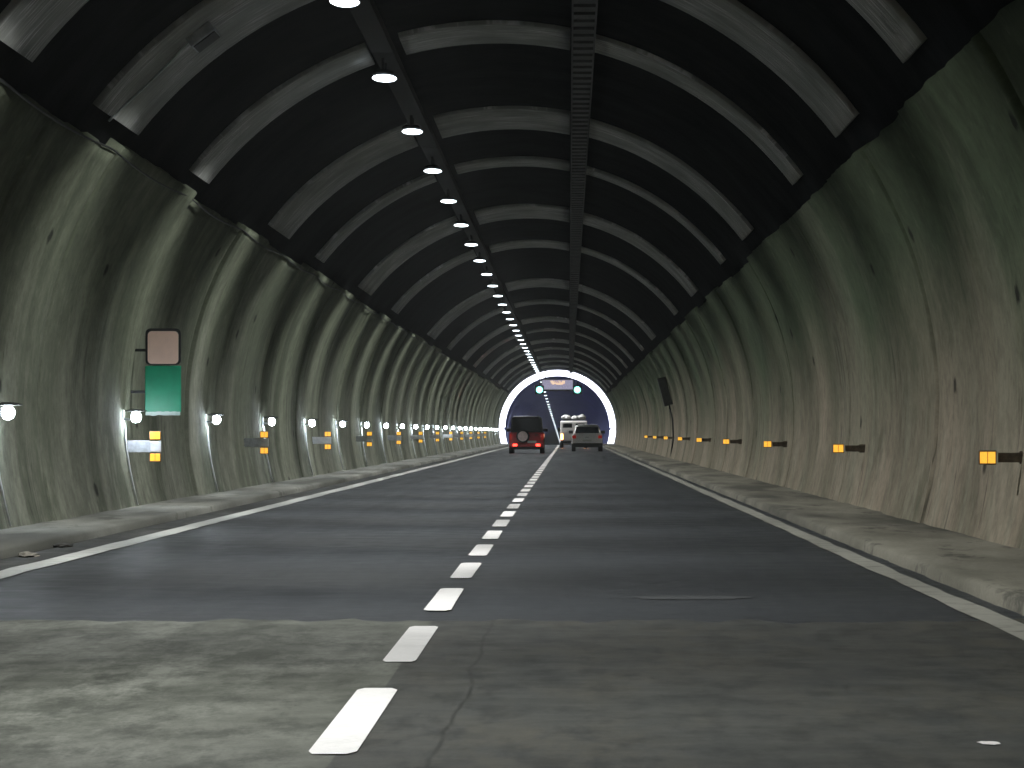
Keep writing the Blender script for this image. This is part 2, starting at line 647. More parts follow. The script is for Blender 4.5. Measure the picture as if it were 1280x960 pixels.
def walkway(side, kerb_x, wall_x, mat):
    rows, uvs = [], []
    ys = ys_range(Y0, YE, 0.5, 2.0)
    for y in ys:
        n1 = 0.022 * noise.noise((y * 0.7, side * 3, 1)) + 0.012 * noise.noise((y * 3.1, side, 5))
        n2 = 0.012 * noise.noise((y * 0.9, side * 8, 2))
        prof = [(kerb_x + n1, -0.02), (kerb_x + side * 0.015 + n1, WALK - 0.025 + n2), (kerb_x + side * 0.05 + n1, WALK + n2)]
        for k in range(1, 7):
            t = k / 6
            x = kerb_x + side * 0.05 + (wall_x - kerb_x) * t
            prof.append((x, WALK + 0.014 * noise.noise((x * 2, y * 0.8, 6)) + 0.02 * t))
        row = [(x, y, z + grade(y)) for x, z in prof]
        uv = [(p[0], p[1]) for p in prof]
        if side < 0:
            row.reverse()
        rows.append(row)
        uvs.append(uv)
    o = sheet('pavement', rows, uvs, mat, smooth=True)
    o['kind'] = 'structure'


walkway(-1, LX, -6.5, M['walk_left'])
walkway(1, RX, 4.5, M['walk_right'])
# a faint pale scrape and a fleck of old paint in the right lane
def blob(name, x, y, w, l, z, mat, n=18):
    bm = bmesh.new()
    vs = []
    for k in range(n):
        a = 2 * PI * k / n
        r = 1 + 0.35 * noise.noise((math.cos(a) * 2, math.sin(a) * 2, x))
        vs.append(bm.verts.new((x + w / 2 * math.cos(a) * r, y + l / 2 * math.sin(a) * r, z)))
    bm.faces.new(vs)
    o = obj(name, bm, mat)
    o['kind'] = 'structure'


M['scrape'] = paint_mat('scuffed pale asphalt', (0.060, 0.062, 0.066), 0.9, (0.05, 0.053, 0.058))
blob('road_patch', 0.85, 22.4, 0.85, 0.55, 0.004, M['scrape'])
blob('road_markings', 1.56, 11.9, 0.085, 0.13, 0.009, M['dash'])

# ------------------------------------------------------------------ arched bands on the ceiling
def rib_segment(parent, ya, yb, aa, ab, jit):
    rin, rout = RC - 0.075, RC - 0.005
    n = max(6, int(abs(ab - aa) / R(2.5)))
    rows, uvs = [], []
    for k in range(n + 1):
        a = aa + (ab - aa) * k / n
        w = 0.03 * noise.noise((a * 4, ya, 1)) + jit
        w2 = 0.03 * noise.noise((a * 4, yb, 6)) + jit
        c, s = math.cos(a), math.sin(a)
        P = lambda r, y: (CX + r * c, y, CZ + r * s)
        loop = [P(rout, ya + w), P(rin + 0.012, ya + w), P(rin, ya + w + 0.03), P(rin - 0.006, (ya + yb) / 2), P(rin, yb + w2 - 0.03), P(rin + 0.012, yb + w2), P(rout, yb + w2)]
        rows.append(loop)
        uvs.append([(p[1], RC * a) for p in loop])
    o = sheet('rib_segment', rows, uvs, M['rib'], parent, smooth=True)
    # close the two cut ends
    bm = bmesh.new()
    bm.from_mesh(o.data)
    bm.verts.ensure_lookup_table()
    m = len(rows[0])
    bm.faces.new([bm.verts[i] for i in range(m)])
    bm.faces.new([bm.verts[n * m + i] for i in range(m)])
    bm.to_mesh(o.data)
    bm.free()


RIBS = [(22.0, 24.2, 'wide'), (28.8, 31.0, 'wide'), (35.5, 38.9, 'wide'), (44.3, 46.4, 'narrow'), (56.0, 59.8, 'wide'), (66.4, 68.2, 'narrow'), (80.0, 84.6, 'wide'), (95.0, 98.0, 'narrow'),
        (119, 125, 'wide'), (138, 141.5, 'narrow'), (158, 163.5, 'wide'), (176, 179.5, 'narrow'), (196, 202, 'wide'), (215, 219, 'narrow'),
        (236, 242.5, 'wide'), (254, 258, 'narrow'), (272, 278, 'wide')]
aL = PI - math.asin((SPRING_L + 0.30) / RC)
aR = math.asin((SPRING_R + 0.34) / RC)
ang = lambda x: math.acos((x - CX) / RC)
rnd = random.Random(5)
for i, (ya, yb, kind) in enumerate(RIBS):
    n = i + 1
    if i == 0:
        lab = 'wide pale arched band out of view above the near road'
    elif i == 1:
        lab = 'foremost pale arched band at the upper corners of the tunnel'
    elif i == 2:
        lab = 'wide pale arched band with a grey junction box and thin cable on it'
    else:
        lab = f'{kind} pale arched band, {ordinal(i)} from the front on the black ceiling'
    t = empty('ceiling_rib', (0, 0, 0), 0, lab, 'arched band', 'pale arched bands across the ceiling')
    rib_segment(t, ya, yb, aL, ang(LAMP_X - 0.22), rnd.uniform(-0.12, 0.12))
    rib_segment(t, ya, yb, ang(LAMP_X + 0.24), ang(TRAY_X - 0.17), rnd.uniform(-0.12, 0.12))
    w = (yb - ya) * 0.12
    rib_segment(t, ya + w, yb - w, ang(TRAY_X + 0.18), aR, rnd.uniform(-0.12, 0.12))

# junction box and its cable on the third band
P3 = lambda a, r, y: (CX + r * math.cos(a), y, CZ + r * math.sin(a))
a_box = math.atan2(4.25, -3.2)
t = empty('junction_box', P3(a_box, RC - 0.08, 36.6), 0, 'small grey junction box on the wide band at upper left', 'junction box')
t.rotation_euler = (0, PI / 2 - a_box + PI, 0)
obj('enclosure', bbox(-0.17, 0.17, -0.3, 0.3, 0.0, 0.12), M['grey_metal'], t, bevel=0.012)
obj('cover', bbox(-0.15, 0.15, -0.27, 0.27, 0.121, 0.135), M['dark_tray'], t, bevel=0.005)
a_end = math.atan2(3.2, -4.19)
o = obj('cable', btube([P3(a_box + 0.03 + (a_end - a_box - 0.03) * k / 30, RC - 0.10, 36.5 + 0.25 * math.sin(k / 8)) for k in range(31)], 0.013, 6), M['cable'], None, True)
tag(o, 'thin pale cable running down the wide band from the junction box', 'cable')

# ------------------------------------------------------------------ ceiling services
zc = lambda x: CZ + math.sqrt(RC * RC - (x - CX) ** 2)
def duct():
    bm = bmesh.new()
    zt = zc(LAMP_X) - 0.02
    for a in range(int(Y0), int(YE), 15):
        box(bm, LAMP_X - 0.15, LAMP_X + 0.15, a, min(a + 14.97, YE), zt - 0.13, zt)
    o = obj('lamp_duct', bm, M['duct'], None)
    tag(o, 'long black cable duct along the ceiling above the white lamps', 'cable duct')


duct()


def tray():
    t = empty('cable_tray', (TRAY_X, Y0, zc(TRAY_X) - 0.24), 0, 'dark ladder shaped cable tray along the crown of the ceiling', 'cable tray')
    L = YE - Y0
    for s in (-1, 1):
        obj('side_rail', bbox(s * 0.15 - 0.012, s * 0.15 + 0.012, 0, L, -0.05, 0.08), M['dark_tray'], t)
    bm = bmesh.new()
    prof, y = [], 0.2
    while y < L:
        p = 0.75 if y < 150 else 1.5
        prof += [(y, -0.035), (y + 0.32, -0.035), (y + 0.35, 0.0), (y + p - 0.03, 0.0)]
        y += p
    va = [bm.verts.new((-0.137, a, b)) for a, b in prof]
    vb = [bm.verts.new((0.137, a, b)) for a, b in prof]
    for k in range(len(prof) - 1):
        bm.faces.new((va[k], vb[k], vb[k + 1], va[k + 1]))
    obj('ribbed_floor', bm, M['rung'], t)
    bm = bmesh.new()
    for x, r in ((-0.08, 0.03), (0.0, 0.035), (0.08, 0.028)):
        tube(bm, [(x + 0.015 * math.sin(k * 1.7 + x * 50), L * k / 60, 0.045) for k in range(61)], r, 6)
    obj('cables', bm, M['black_cable'], t, True)


tray()


def uv_ball(bm, c, r, sx=1, sy=1, sz=1, nu=10, nv=6):
    m = Matrix.Translation(c) @ Matrix.Diagonal((sx, sy, sz, 1))
    bmesh.ops.create_uvsphere(bm, u_segments=nu, v_segments=nv, radius=r, matrix=m)


def ceiling_lamp():
    t = empty('ceiling_lamp', (0, 0, 0), 0, 'x', 'ceiling lamp')
    bm = bmesh.new()
    stack(bm, [(0.012, 0.15, -0.40, 0.40), (0.05, 0.15, -0.40, 0.40), (0.09, 0.09, -0.30, 0.30)])
    obj('housing', bm, M['duct'], t, bevel=0.01)
    bm = bmesh.new()
    uv_ball(bm, (0, 0, 0.0), 1.0, 0.175, 0.46, 0.024, 14, 8)
    obj('lens', bm, M['lamp_white'], t, True)
    for y in (-0.28, 0.28):
        obj('hanger', bbox(-0.02, 0.02, y - 0.02, y + 0.02, 0.06, 0.25), M['black_metal'], t)
    for tilt, watts in ((16, 118), (-29, 155)):                        # one optic towards each side of the road
        ld = bpy.data.lights.new('lamp_beam', 'AREA')
        ld.shape = 'RECTANGLE'
        ld.size, ld.size_y = 0.15, 0.6
        ld.energy = watts
        ld.spread = R(99)
        ld.color = (0.97, 1.0, 0.97)
        lo = link(bpy.data.objects.new('lamp_beam', ld))
        lo.location = (-0.08 if tilt > 0 else 0.08, 0, -0.10)
        lo.rotation_euler = (0, R(tilt), 0)
        lo.parent = t
    return t


proto = ceiling_lamp()
GL = 'white lamps along the ceiling'
first, i, made = True, -6, 0
while True:
    y = 45.4 + 8.1 * i
    if y > 1060:
        break
    if i < -1:
        lab = 'white ceiling lamp of the near row, above the frame'
    elif i == -1:
        lab = 'white ceiling lamp cut by the top edge, nearest of its row'
    elif y < YE - 2:
        lab = f'white oblong ceiling lamp, {ordinal(i + 1)} below the top edge in its row'
    else:
        lab = 'tiny bright ceiling lamp hanging beyond the white light arch'
    loc = (LAMP_X, y, LAMP_Z + grade(y))
    if first:
        proto.location = loc
        tag(proto, lab, None, GL)
        first = False
    else:
        copy_thing(proto, loc, None, lab, GL, None if y < 700 else 0)
    i += 1 if y < YE else 2

# ------------------------------------------------------------------ left wall lamps
def wall_lamp():
    t = empty('wall_lamp', (0, 0, 0), 0, 'x', 'wall lamp')
    obj('backplate', bbox(-0.19, -0.17, -0.06, 0.06, -0.12, 0.10), M['grey_metal'], t, bevel=0.005)
    obj('arm', btube([(-0.17, 0, -0.03), (-0.08, 0, -0.03), (-0.045, 0, 0.0)], 0.016, 8), M['grey_metal'], t, True)
    bm = bmesh.new()
    uv_ball(bm, (0, 0, 0), 0.078)
    obj('globe', bm, M['wall_lamp'], t, True)
    obj('collar', btube([(-0.075, 0, 0), (-0.05, 0, 0)], 0.05, 10), M['grey_metal'], t, True)
    bm = bmesh.new()
    stack(bm, [(0.080, 0.14, -0.14, 0.14), (0.094, 0.14, -0.14, 0.14), (0.115, 0.05, -0.05, 0.05)])
    obj('hood', bm, M['dark_tray'], t, bevel=0.006)  # hood added to keep the globe's light off the ceiling bands
    obj('conduit', btube([(-0.16, 0, -0.10), (-0.135, 0.02, -0.45), (-0.085, 0.0, -0.75), (-0.035, 0.03, -1.0), (0.02, 0.05, -1.24)], 0.016, 7), M['pale_plate'], t, True)
    return t


proto = wall_lamp()
GW = 'white lamps low on the streaky wall'
for i in range(25):
    y = 34.7 + 10.3 * i
    if y > YE - 4:
        break
    lab = ('white globe lamp on the streaky wall at the left border' if i == 0 else
           'white globe lamp on the streaky wall just behind the green sign' if i == 1 else
           f'white globe lamp on the streaky wall, {ordinal(i - 1)} past the green sign')
    loc = (-6.10, y, 1.37)
    if i == 0:
        proto.location = loc
        tag(proto, lab, None, GW)
    else:
        copy_thing(proto, loc, None, lab, GW)

# ------------------------------------------------------------------ amber markers
def amber_box(name, t, cx, y, cz, w=0.14, h=0.105):
    a = obj(name, bbox(cx - w / 2 - 0.012, cx + w / 2 + 0.012, y, y + 0.07, cz - h / 2 - 0.012, cz + h / 2 + 0.012), M['brown_arm'], t, bevel=0.008)
    bm = bmesh.new()
    box(bm, cx - w / 2, cx - 0.004, y - 0.012, y - 0.001, cz - h / 2, cz + h / 2)
    box(bm, cx + 0.004, cx + w / 2, y - 0.012, y - 0.001, cz - h / 2, cz + h / 2)
    obj('amber_lens', bm, M['amber'], a)


def single_marker():
    t = empty('amber_light', (0, 0, 0), 0, 'x', 'amber light')
    obj('arm', bbox(0.10, 0.46, 0.02, 0.05, -0.045, 0.045), M['brown_arm'], t, bevel=0.006)
    obj('wall_plate', bbox(0.30, 0.44, 0.051, 0.075, -0.06, 0.06), M['brown_arm'], t, bevel=0.006)
    amber_box('lamp_case', t, 0, 0, 0)
    return t


proto = single_marker()
GR = 'single amber lights along the beige wall'
for i in range(9):
    y = 29.5 + 16.3 * i
    lab = 'amber light on a bracket, nearest on the beige wall, biggest of its row' if i == 0 else f'amber light on the beige wall, {ordinal(i + 1)} along its row from the front'
    loc = (3.85, y, 0.925)
    if i == 0:
        proto.location = loc
        tag(proto, lab, None, GR)
    else:
        copy_thing(proto, loc, None, lab, GR)


def double_marker(plate_mat):
    t = empty('double_amber_light', (0, 0, 0), 0, 'x', 'amber light')
    obj('arm_plate', bbox(-0.40, 0.085, 0.03, 0.05, -0.085, 0.085), plate_mat, t, bevel=0.006)
    obj('end_plate', bbox(-0.07, 0.082, 0.005, 0.029, -0.075, 0.075), M['pale_plate'], t, bevel=0.006)
    amber_box('lamp_case', t, 0, 0, 0.155)
    amber_box('lamp_case', t, 0, 0, -0.155)
    return t


GD = 'paired amber lights along the streaky wall'
pg, pw = double_marker(M['grey_metal']), double_marker(M['pale_plate'])
for i in range(12):
    y = 45.4 + 16.3 * i
    lab = ('pair of amber lights on a grey plate right under the green sign' if i == 0 else
           'pair of amber lights on a bright white plate, third along the streaky wall' if i == 2 else
           f'pair of amber lights on a plate, {ordinal(i + 1)} along the streaky wall')
    loc = (-5.88, y, 0.955)
    src = pw if i in (2, 7) else pg
    if i in (0, 2):
        src.location = loc
        tag(src, lab, None, GD)
    else:
        copy_thing(src, loc, None, lab, GD)

# ------------------------------------------------------------------ wall sign
t = empty('wall_sign', (-5.845, 46.0, 1.39), 0, 'two panel sign, faded pink above green, standing out from the streaky wall', 'sign')
def rounded(x0, x1, y0, y1, z0, z1, r):
    poly = []
    for cx, cz, a in ((x1 - r, z1 - r, 0), (x0 + r, z1 - r, 90), (x0 + r, z0 + r, 180), (x1 - r, z0 + r, 270)):
        for k in range(6):
            q = R(a + 18 * k)
            poly.append((cx + r * math.cos(q), cz + r * math.sin(q)))
    bm = bmesh.new()
    A = [bm.verts.new((x, y0, z)) for x, z in poly]
    B = [bm.verts.new((x, y1, z)) for x, z in poly]
    n = len(poly)
    for k in range(n):
        bm.faces.new((A[k], A[(k + 1) % n], B[(k + 1) % n], B[k]))
    bm.faces.new(A[::-1])
    bm.faces.new(B)
    return bm


obj('upper_panel', rounded(-0.255, 0.255, 0, 0.03, 0.735, 1.262, 0.07), M['black_metal'], t)
obj('panel_face', rounded(-0.222, 0.222, -0.006, -0.001, 0.752, 1.222, 0.06), M['sign_pink'], t)
obj('lower_panel', bbox(-0.26, 0.26, -0.004, 0.026, 0.05, 0.725), M['sign_green'], t, bevel=0.012, seg=3)
bm = bmesh.new()
vs_t, vs_b = [], []
for k in range(15):
    x = -0.25 + 0.5 * k / 14
    vs_t.append((x, 0.06 + 0.035 * abs(noise.noise((x * 9, 1, 2)))))
    vs_b.append((x, 0.01 + 0.02 * noise.noise((x * 11, 4, 2))))
poly = vs_b + vs_t[::-1]
fa = [bm.verts.new((x, -0.008, z)) for x, z in poly]
fb = [bm.verts.new((x, -0.0045, z)) for x, z in poly]
bm.faces.new(fa)
bm.faces.new(fb[::-1])
for k in range(len(poly)):
    bm.faces.new((fa[k], fa[(k + 1) % len(poly)], fb[(k + 1) % len(poly)], fb[k]))
obj('torn_edge', bm, M['sign_white'], t)
for z in (0.35, 0.95):
    obj('bracket', bbox(-0.52, -0.20, 0.031, 0.06, z - 0.02, z + 0.02), M['black_metal'], t, bevel=0.004)

# ------------------------------------------------------------------ cable draped on the wall ledge, cabinet on the beige wall
pts = []
for k in range(420):
    y = 12 + k * 0.3
    a = PI - math.asin((SPRING_L - 0.02 - 0.05 * abs(math.sin(y * 0.42))) / RAD)
    r = RAD - 0.03
    pts.append((CX + r * math.cos(a), y, CZ + r * math.sin(a)))
o = obj('cable', btube(pts, 0.013, 6), M['dark_tray'], None, True)
tag(o, 'dark cable drooping along the top of the streaky wall', 'cable')

t = empty('wall_cabinet', (4.10, 128.0, 2.25), 0, 'dark cabinet with a pipe below it, mounted high on the beige wall', 'cabinet')
t.rotation_euler = (0, -0.26, 0)
obj('case', bbox(-0.28, 0.06, 0, 0.7, 0, 1.15), M['dark_tray'], t, bevel=0.02)
obj('door', bbox(-0.25, 0.03, -0.02, -0.001, 0.04, 1.11), M['dark_tray'], t, bevel=0.006)
obj('pipe', btube([(-0.08, 0.3, 0.0), (-0.1, 0.3, -0.6), (-0.26, 0.3, -1.3), (-0.6, 0.3, -2.15)], 0.03, 8), M['black_metal'], t, True)

# ------------------------------------------------------------------ light arch with overhead sign and green signals
bm = bmesh.new()
pts = [(CX + (RAD - 0.24) * math.cos(a), YE - 1.5, CZ + (RAD - 0.24) * math.sin(a)) for a in [R(-17) + R(214) * k / 72 for k in range(73)]]
tube(bm, pts, 0.33, 10)
t = empty('light_arch', (CX, YE - 1.5, 0), 0, 'glowing white arch following the tunnel outline in the distance', 'light arch')
o = obj('light_strip', bm, M['arch'], t, True)
o.matrix_parent_inverse = Matrix.Translation((-CX, -(YE - 1.5), 0))
bm = bmesh.new()
rows = []
for k in range(73):
    a = R(-17) + R(214) * k / 72
    rows.append([bm.verts.new((CX + r * math.cos(a), y, CZ + r * math.sin(a))) for r, y in ((RAD - 0.02, YE - 1.9), (RAD - 0.02, YE - 1.1), (RAD + 0.10, YE - 1.1), (RAD + 0.10, YE - 1.9))])
for q, w in zip(rows, rows[1:]):
    for k in range(4):
        bm.faces.new((q[k], q[(k + 1) % 4], w[(k + 1) % 4], w[k]))
o = obj('backing_frame', bm, M['grey_metal'], t)
o.matrix_parent_inverse = Matrix.Translation((-CX, -(YE - 1.5), 0))

ys = YE - 4.0
t = empty('overhead_sign', (-1.0, ys, 4.92), 0, 'pale overhead display with amber dots hanging inside the light arch', 'sign')
obj('case', bbox(-1.42, 1.42, 0, 0.3, 0, 0.95), M['grey_metal'], t, bevel=0.03)
obj('face', bbox(-1.36, 1.36, -0.012, -0.001, 0.06, 0.89), M['sign_face'], t)
bm = bmesh.new()
rnd = random.Random(2)
for r in range(4):
    for c in range(16):
        if rnd.random() < 0.72:
            x, z = -0.62 + c * 0.08, 0.50 + r * 0.085
            box(bm, x, x + 0.055, -0.02, -0.013, z, z + 0.055)
obj('amber_dots', bm, M['amber_led'], t)
for x in (-1.1, 1.1):
    obj('hanger', bbox(x - 0.04, x + 0.04, 0.1, 0.18, 0.951, 1.72), M['black_metal'], t)
obj('crossbar', bbox(-1.75, 2.0, 0.1, 0.2, -0.10, -0.002), M['black_metal'], t, bevel=0.01)


def signal(x, label):
    t = empty('lane_signal', (x, ys - 0.1, 4.93), 0, label, 'lane signal', 'green lane signals')
    obj('case', bbox(-0.40, 0.40, 0.0, 0.18, -0.40, 0.40), M['black_metal'], t, bevel=0.04)
    obj('lens', btube([(0, -0.04, 0), (0, -0.002, 0)], 0.29, 20), M['green_lamp'], t)
    bm = bmesh.new()
    n = 14
    A = [bm.verts.new((0.32 * math.cos(PI * k / n), -0.25, 0.32 * math.sin(PI * k / n))) for k in range(n + 1)]
    B = [bm.verts.new((0.32 * math.cos(PI * k / n), -0.001, 0.32 * math.sin(PI * k / n))) for k in range(n + 1)]
    Cc = [bm.verts.new((0.34 * math.cos(PI * k / n), -0.25, 0.34 * math.sin(PI * k / n))) for k in range(n + 1)]
    D = [bm.verts.new((0.34 * math.cos(PI * k / n), -0.001, 0.34 * math.sin(PI * k / n))) for k in range(n + 1)]
    for k in range(n):
        bm.faces.new((A[k], A[k + 1], B[k + 1], B[k]))
        bm.faces.new((Cc[k], D[k], D[k + 1], Cc[k + 1]))
        bm.faces.new((A[k], Cc[k], Cc[k + 1], A[k + 1]))
    obj('hood', bm, M['black_metal'], t, True)
    obj('hanger', bbox(-0.03, 0.03, 0.05, 0.11, 0.401, 1.2), M['black_metal'], t)


signal(-2.62, 'green signal above the left lane by the pale overhead display')
signal(0.76, 'green signal above the right lane by the pale overhead display')

# ------------------------------------------------------------------ loose stones by the kerbs
M['stone'] = plain('dusty broken concrete', (0.22, 0.20, 0.17), 0.9, 0, 0.5, 14, 0.6)
M['dark_stone'] = plain('dark rubble', (0.05, 0.047, 0.042), 0.9, 0, 0.5, 14, 0.6)
def stone(x, y, z, sx, sy, sz, mat, label, name='stone', cat='stone'):
    bm = bmesh.new()
    bmesh.ops.create_icosphere(bm, subdivisions=3, radius=1.0)
    for v in bm.verts:
        p = v.co.copy()
        v.co = p * (1 + 0.45 * noise.noise(p * 1.4 + Vector((x * 3, y, 0))) + 0.15 * noise.noise(p * 4 + Vector((y, x, 0))))
        v.co = Vector((v.co.x * sx, v.co.y * sy, max(v.co.z, -0.6) * sz))
    o = obj(name, bm, mat, None, False)
    o.location = (x, y, z + 0.55 * sz)
    tag(o, label, cat)


stone(2.98, 19.4, WALK - 0.004, 0.05, 0.09, 0.035, M['dark_stone'], 'dark lump of rubble on the kerb edge at the right border')
stone(2.93, 20.1, WALK - 0.004, 0.028, 0.05, 0.03, M['stone'], 'small upright pale stone on the right kerb, beyond the dark lump')
stone(3.30, 21.3, WALK, 0.08, 0.16, 0.025, M['dark_stone'], 'flat dark stone on the right walkway')
stone(-5.02, 29.6, 0.004, 0.09, 0.22, 0.03, M['stone'], 'pale slab of broken concrete in the left gutter')
stone(-5.10, 32.2, 0.004, 0.08, 0.3, 0.025, M['dark_stone'], 'dark flat rubble against the left kerb')

# ------------------------------------------------------------------ vehicles
def paint(name, col, rough=0.28):
    g = N(name)
    p = g.pos()
    f = g.noise(p, 3, 5)
    c = g.mix(g.ramp(f, 0.3, 0.75, 0, 0.25), col, tuple(x * 0.6 + 0.02 for x in col))
    return g.out(Base_Color=c, Roughness=rough, Coat_Weight=0.6, Coat_Roughness=0.12)


M['red_paint'] = paint('red car paint', (0.46, 0.018, 0.025))
M['white_paint'] = paint('white car paint', (0.86, 0.85, 0.84))
M['van_paint'] = paint('off white van paint', (0.78, 0.74, 0.73))
M['glass'] = N('dark tinted glass').out(Base_Color=(0.008, 0.010, 0.012), Roughness=0.08, Specular_IOR_Level=0.6)
M['black_plastic'] = plain('black plastic trim', (0.015, 0.015, 0.016), 0.55)
M['tyre'] = plain('tyre rubber', (0.014, 0.014, 0.014), 0.85, 0, 0.3, 20)
M['rim'] = plain('alloy rim', (0.45, 0.45, 0.46), 0.35, 0.8)
M['tail_red'] = glow('lit red tail lamp', (1.0, 0.05, 0.03), 7.0, (0.4, 0.01, 0.01))
M['tail_dim'] = glow('red tail lamp', (1.0, 0.05, 0.03), 0.12, (0.4, 0.01, 0.01))
M['tail_orange'] = glow('lit orange tail lamp', (1.0, 0.28, 0.08), 24.0, (0.5, 0.1, 0.02))
M['plate'] = plain('pale number plate', (0.6, 0.6, 0.56), 0.5, 0, 0.1)
M['tarp'] = plain('white bundle cloth', (0.72, 0.70, 0.70), 0.8, 0, 0.15, 6, 0.5)
M['spare'] = plain('pale spare wheel cover', (0.82, 0.66, 0.63), 0.5, 0, 0.15)


def wheel(parent, x, y, r, w):
    s = 1 if x > 0 else -1
    o = obj('wheel', btube([(x - s * w, y, r), (x, y, r)], r, 22), M['tyre'], parent, bevel=0.03, seg=3)
    obj('rim', btube([(x + s * 0.001, y, r), (x + s * 0.015, y, r)], r * 0.62, 18), M['rim'], o, bevel=0.006)
    return o


def car(kind, loc, label, paintmat, W, L, belt, top, tail, cabmat):
    """rear bumper at local y = 0, driving away along +y"""
    t = empty(kind, loc, 0, label, 'car')
    w = W / 2
    boxy = tail == 'upright'
    tp = 0.055 if boxy else 0.13
    rear_slant = 0.10 if boxy else 0.42
    hood = belt - 0.06
    gap = 0.30
    prof = [(0.10, gap), (0.02, gap + 0.14), (0.0, belt - 0.28), (0.05, belt), (L * 0.63, belt), (L - 0.55, hood - 0.05), (L - 0.06, hood - 0.22), (L, gap + 0.18), (L - 0.1, gap)]
    wy1, wy2, wr = 0.82 if not boxy else 0.78, L - 0.88, 0.34 if not boxy else 0.40
    bm = bmesh.new()
    prism(bm, prof, -w, w)
    obj('body', bm, paintmat, t, bevel=0.05, seg=3)
    bm = bmesh.new()
    stack(bm, [(belt - 0.01, w - 0.05, 0.05, L * 0.66), (belt + 0.06, w - 0.07, 0.06, L * 0.64), (top - 0.10, w - 0.07 - tp, rear_slant, L * 0.50), (top, w - 0.14 - tp, rear_slant + 0.10, L * 0.48)])
    obj('cabin', bm, cabmat, t, bevel=0.05, seg=3)
    # glazing, set a little proud of the cabin
    zb, zt = belt + 0.07, top - 0.11
    f = lambda z: (z - belt - 0.06) / (top - 0.10 - belt - 0.06)
    yr = lambda z: 0.06 + (rear_slant - 0.06) * f(z) - 0.008
    xr = lambda z: (w - 0.07) - tp * f(z)
    bm = bmesh.new()
    slab(bm, [(-xr(zb) + 0.10, yr(zb), zb), (xr(zb) - 0.10, yr(zb), zb), (xr(zt) - 0.08, yr(zt), zt), (-xr(zt) + 0.08, yr(zt), zt)], -0.01)
    obj('rear_window', bm, M['glass'], t)
    yf = lambda z: L * 0.64 + (L * 0.50 - L * 0.64) * f(z) + 0.008
    bm = bmesh.new()
    slab(bm, [(-xr(zb) + 0.08, yf(zb), zb), (xr(zb) - 0.08, yf(zb), zb), (xr(zt) - 0.08, yf(zt), zt), (-xr(zt) + 0.08, yf(zt), zt)], 0.01)
    obj('windscreen', bm, M['glass'], t)
    for s in (-1, 1):
        for (fa, fb) in ((0.10, 0.47), (0.50, 0.92)):
            ya = lambda z, q: yr(z) + (yf(z) - yr(z)) * q
            bm = bmesh.new()
            slab(bm, [(s * (xr(zb) + 0.006), ya(zb, fa), zb), (s * (xr(zb) + 0.006), ya(zb, fb), zb), (s * (xr(zt) + 0.006), ya(zt, fb), zt), (s * (xr(zt) + 0.006), ya(zt, fa), zt)], 0.008)
            obj('side_window', bm, M['glass'], t)
        m = obj('mirror', bbox(min(s * (w - 0.06), s * (w + 0.19)), max(s * (w - 0.06), s * (w + 0.19)), L * 0.60, L * 0.60 + 0.10, belt + 0.04, belt + 0.22), M['black_plastic'], t, bevel=0.03)
        for y in (wy1, wy2):
            obj('wheel_arch', btube([(s * (w - 0.09), y, wr), (s * (w + 0.012), y, wr)], wr * 1.17, 22), M['black_plastic'], t)
            wheel(t, s * (w + 0.02), y, wr, 0.24)
    return t, w


# red off-roader
red, w = car('off_roader', (-2.27, 172.0, 0.0), 'tall red off-roader with pale spare wheel and lit tail lamps in the left lane', M['red_paint'], 1.86, 4.3, 1.14, 1.99, 'upright', M['black_plastic'])
obj('bumper', bbox(-0.92, 0.92, -0.10, 0.09, 0.36, 0.56), M['red_paint'], red, bevel=0.03)
obj('under_panel', bbox(-0.72, 0.72, -0.02, 0.3, 0.22, 0.355), M['black_plastic'], red, bevel=0.02)
for s in (-1, 1):
    obj('brake_lamp', bbox(s * 0.62 - 0.11, s * 0.62 + 0.11, -0.125, -0.101, 0.40, 0.52), M['tail_red'], red, bevel=0.008)
    obj('tail_lamp', bbox(s * 0.84 - 0.075, s * 0.84 + 0.075, -0.03, 0.0, 0.72, 1.06), M['tail_dim'], red, bevel=0.01)
sp = obj('spare_wheel', btube([(-0.20, -0.24, 0.93), (-0.20, -0.02, 0.93)], 0.36, 24), M['tyre'], red, bevel=0.04, seg=3)
obj('cover', btube([(-0.20, -0.262, 0.93), (-0.20, -0.241, 0.93)], 0.27, 24), M['spare'], sp, bevel=0.008)
obj('number_plate', bbox(0.05, 0.53, -0.118, -0.101, 0.57, 0.69), M['plate'], red)
obj('door_handle', bbox(0.45, 0.62, -0.03, 0.0, 0.98, 1.02), M['black_plastic'], red)
obj('roof_spoiler', bbox(-0.68, 0.68, 0.05, 0.24, 1.965, 2.015), M['rim'], red, bevel=0.015)
for s in (-1, 1):
    obj('roof_rail', btube([(s * 0.60, 0.35, 2.03), (s * 0.60, 1.9, 2.03)], 0.02, 6), M['black_plastic'], red, True)

# white hatchback
wht, w = car('hatchback', (1.09, 190.0, 0.0), 'white hatchback with a dark rear bumper in the right lane', M['white_paint'], 1.80, 4.2, 1.03, 1.58, 'sloped', M['white_paint'])
obj('bumper', bbox(-0.90, 0.90, -0.06, 0.12, 0.26, 0.50), M['black_plastic'], wht, bevel=0.04)
for s in (-1, 1):
    obj('tail_lamp', bbox(s * 0.77 - 0.11, s * 0.77 + 0.11, -0.03, 0.05, 0.78, 0.96), M['tail_dim'], wht, bevel=0.015)
obj('number_plate', bbox(-0.26, 0.26, -0.025, 0.0, 0.60, 0.71), M['plate'], wht)
obj('rear_spoiler', bbox(-0.58, 0.58, 0.34, 0.62, 1.57, 1.605), M['white_paint'], wht, bevel=0.015)
obj('door_handle', bbox(-0.12, 0.12, -0.022, 0.02, 0.83, 0.87), M['rim'], wht)

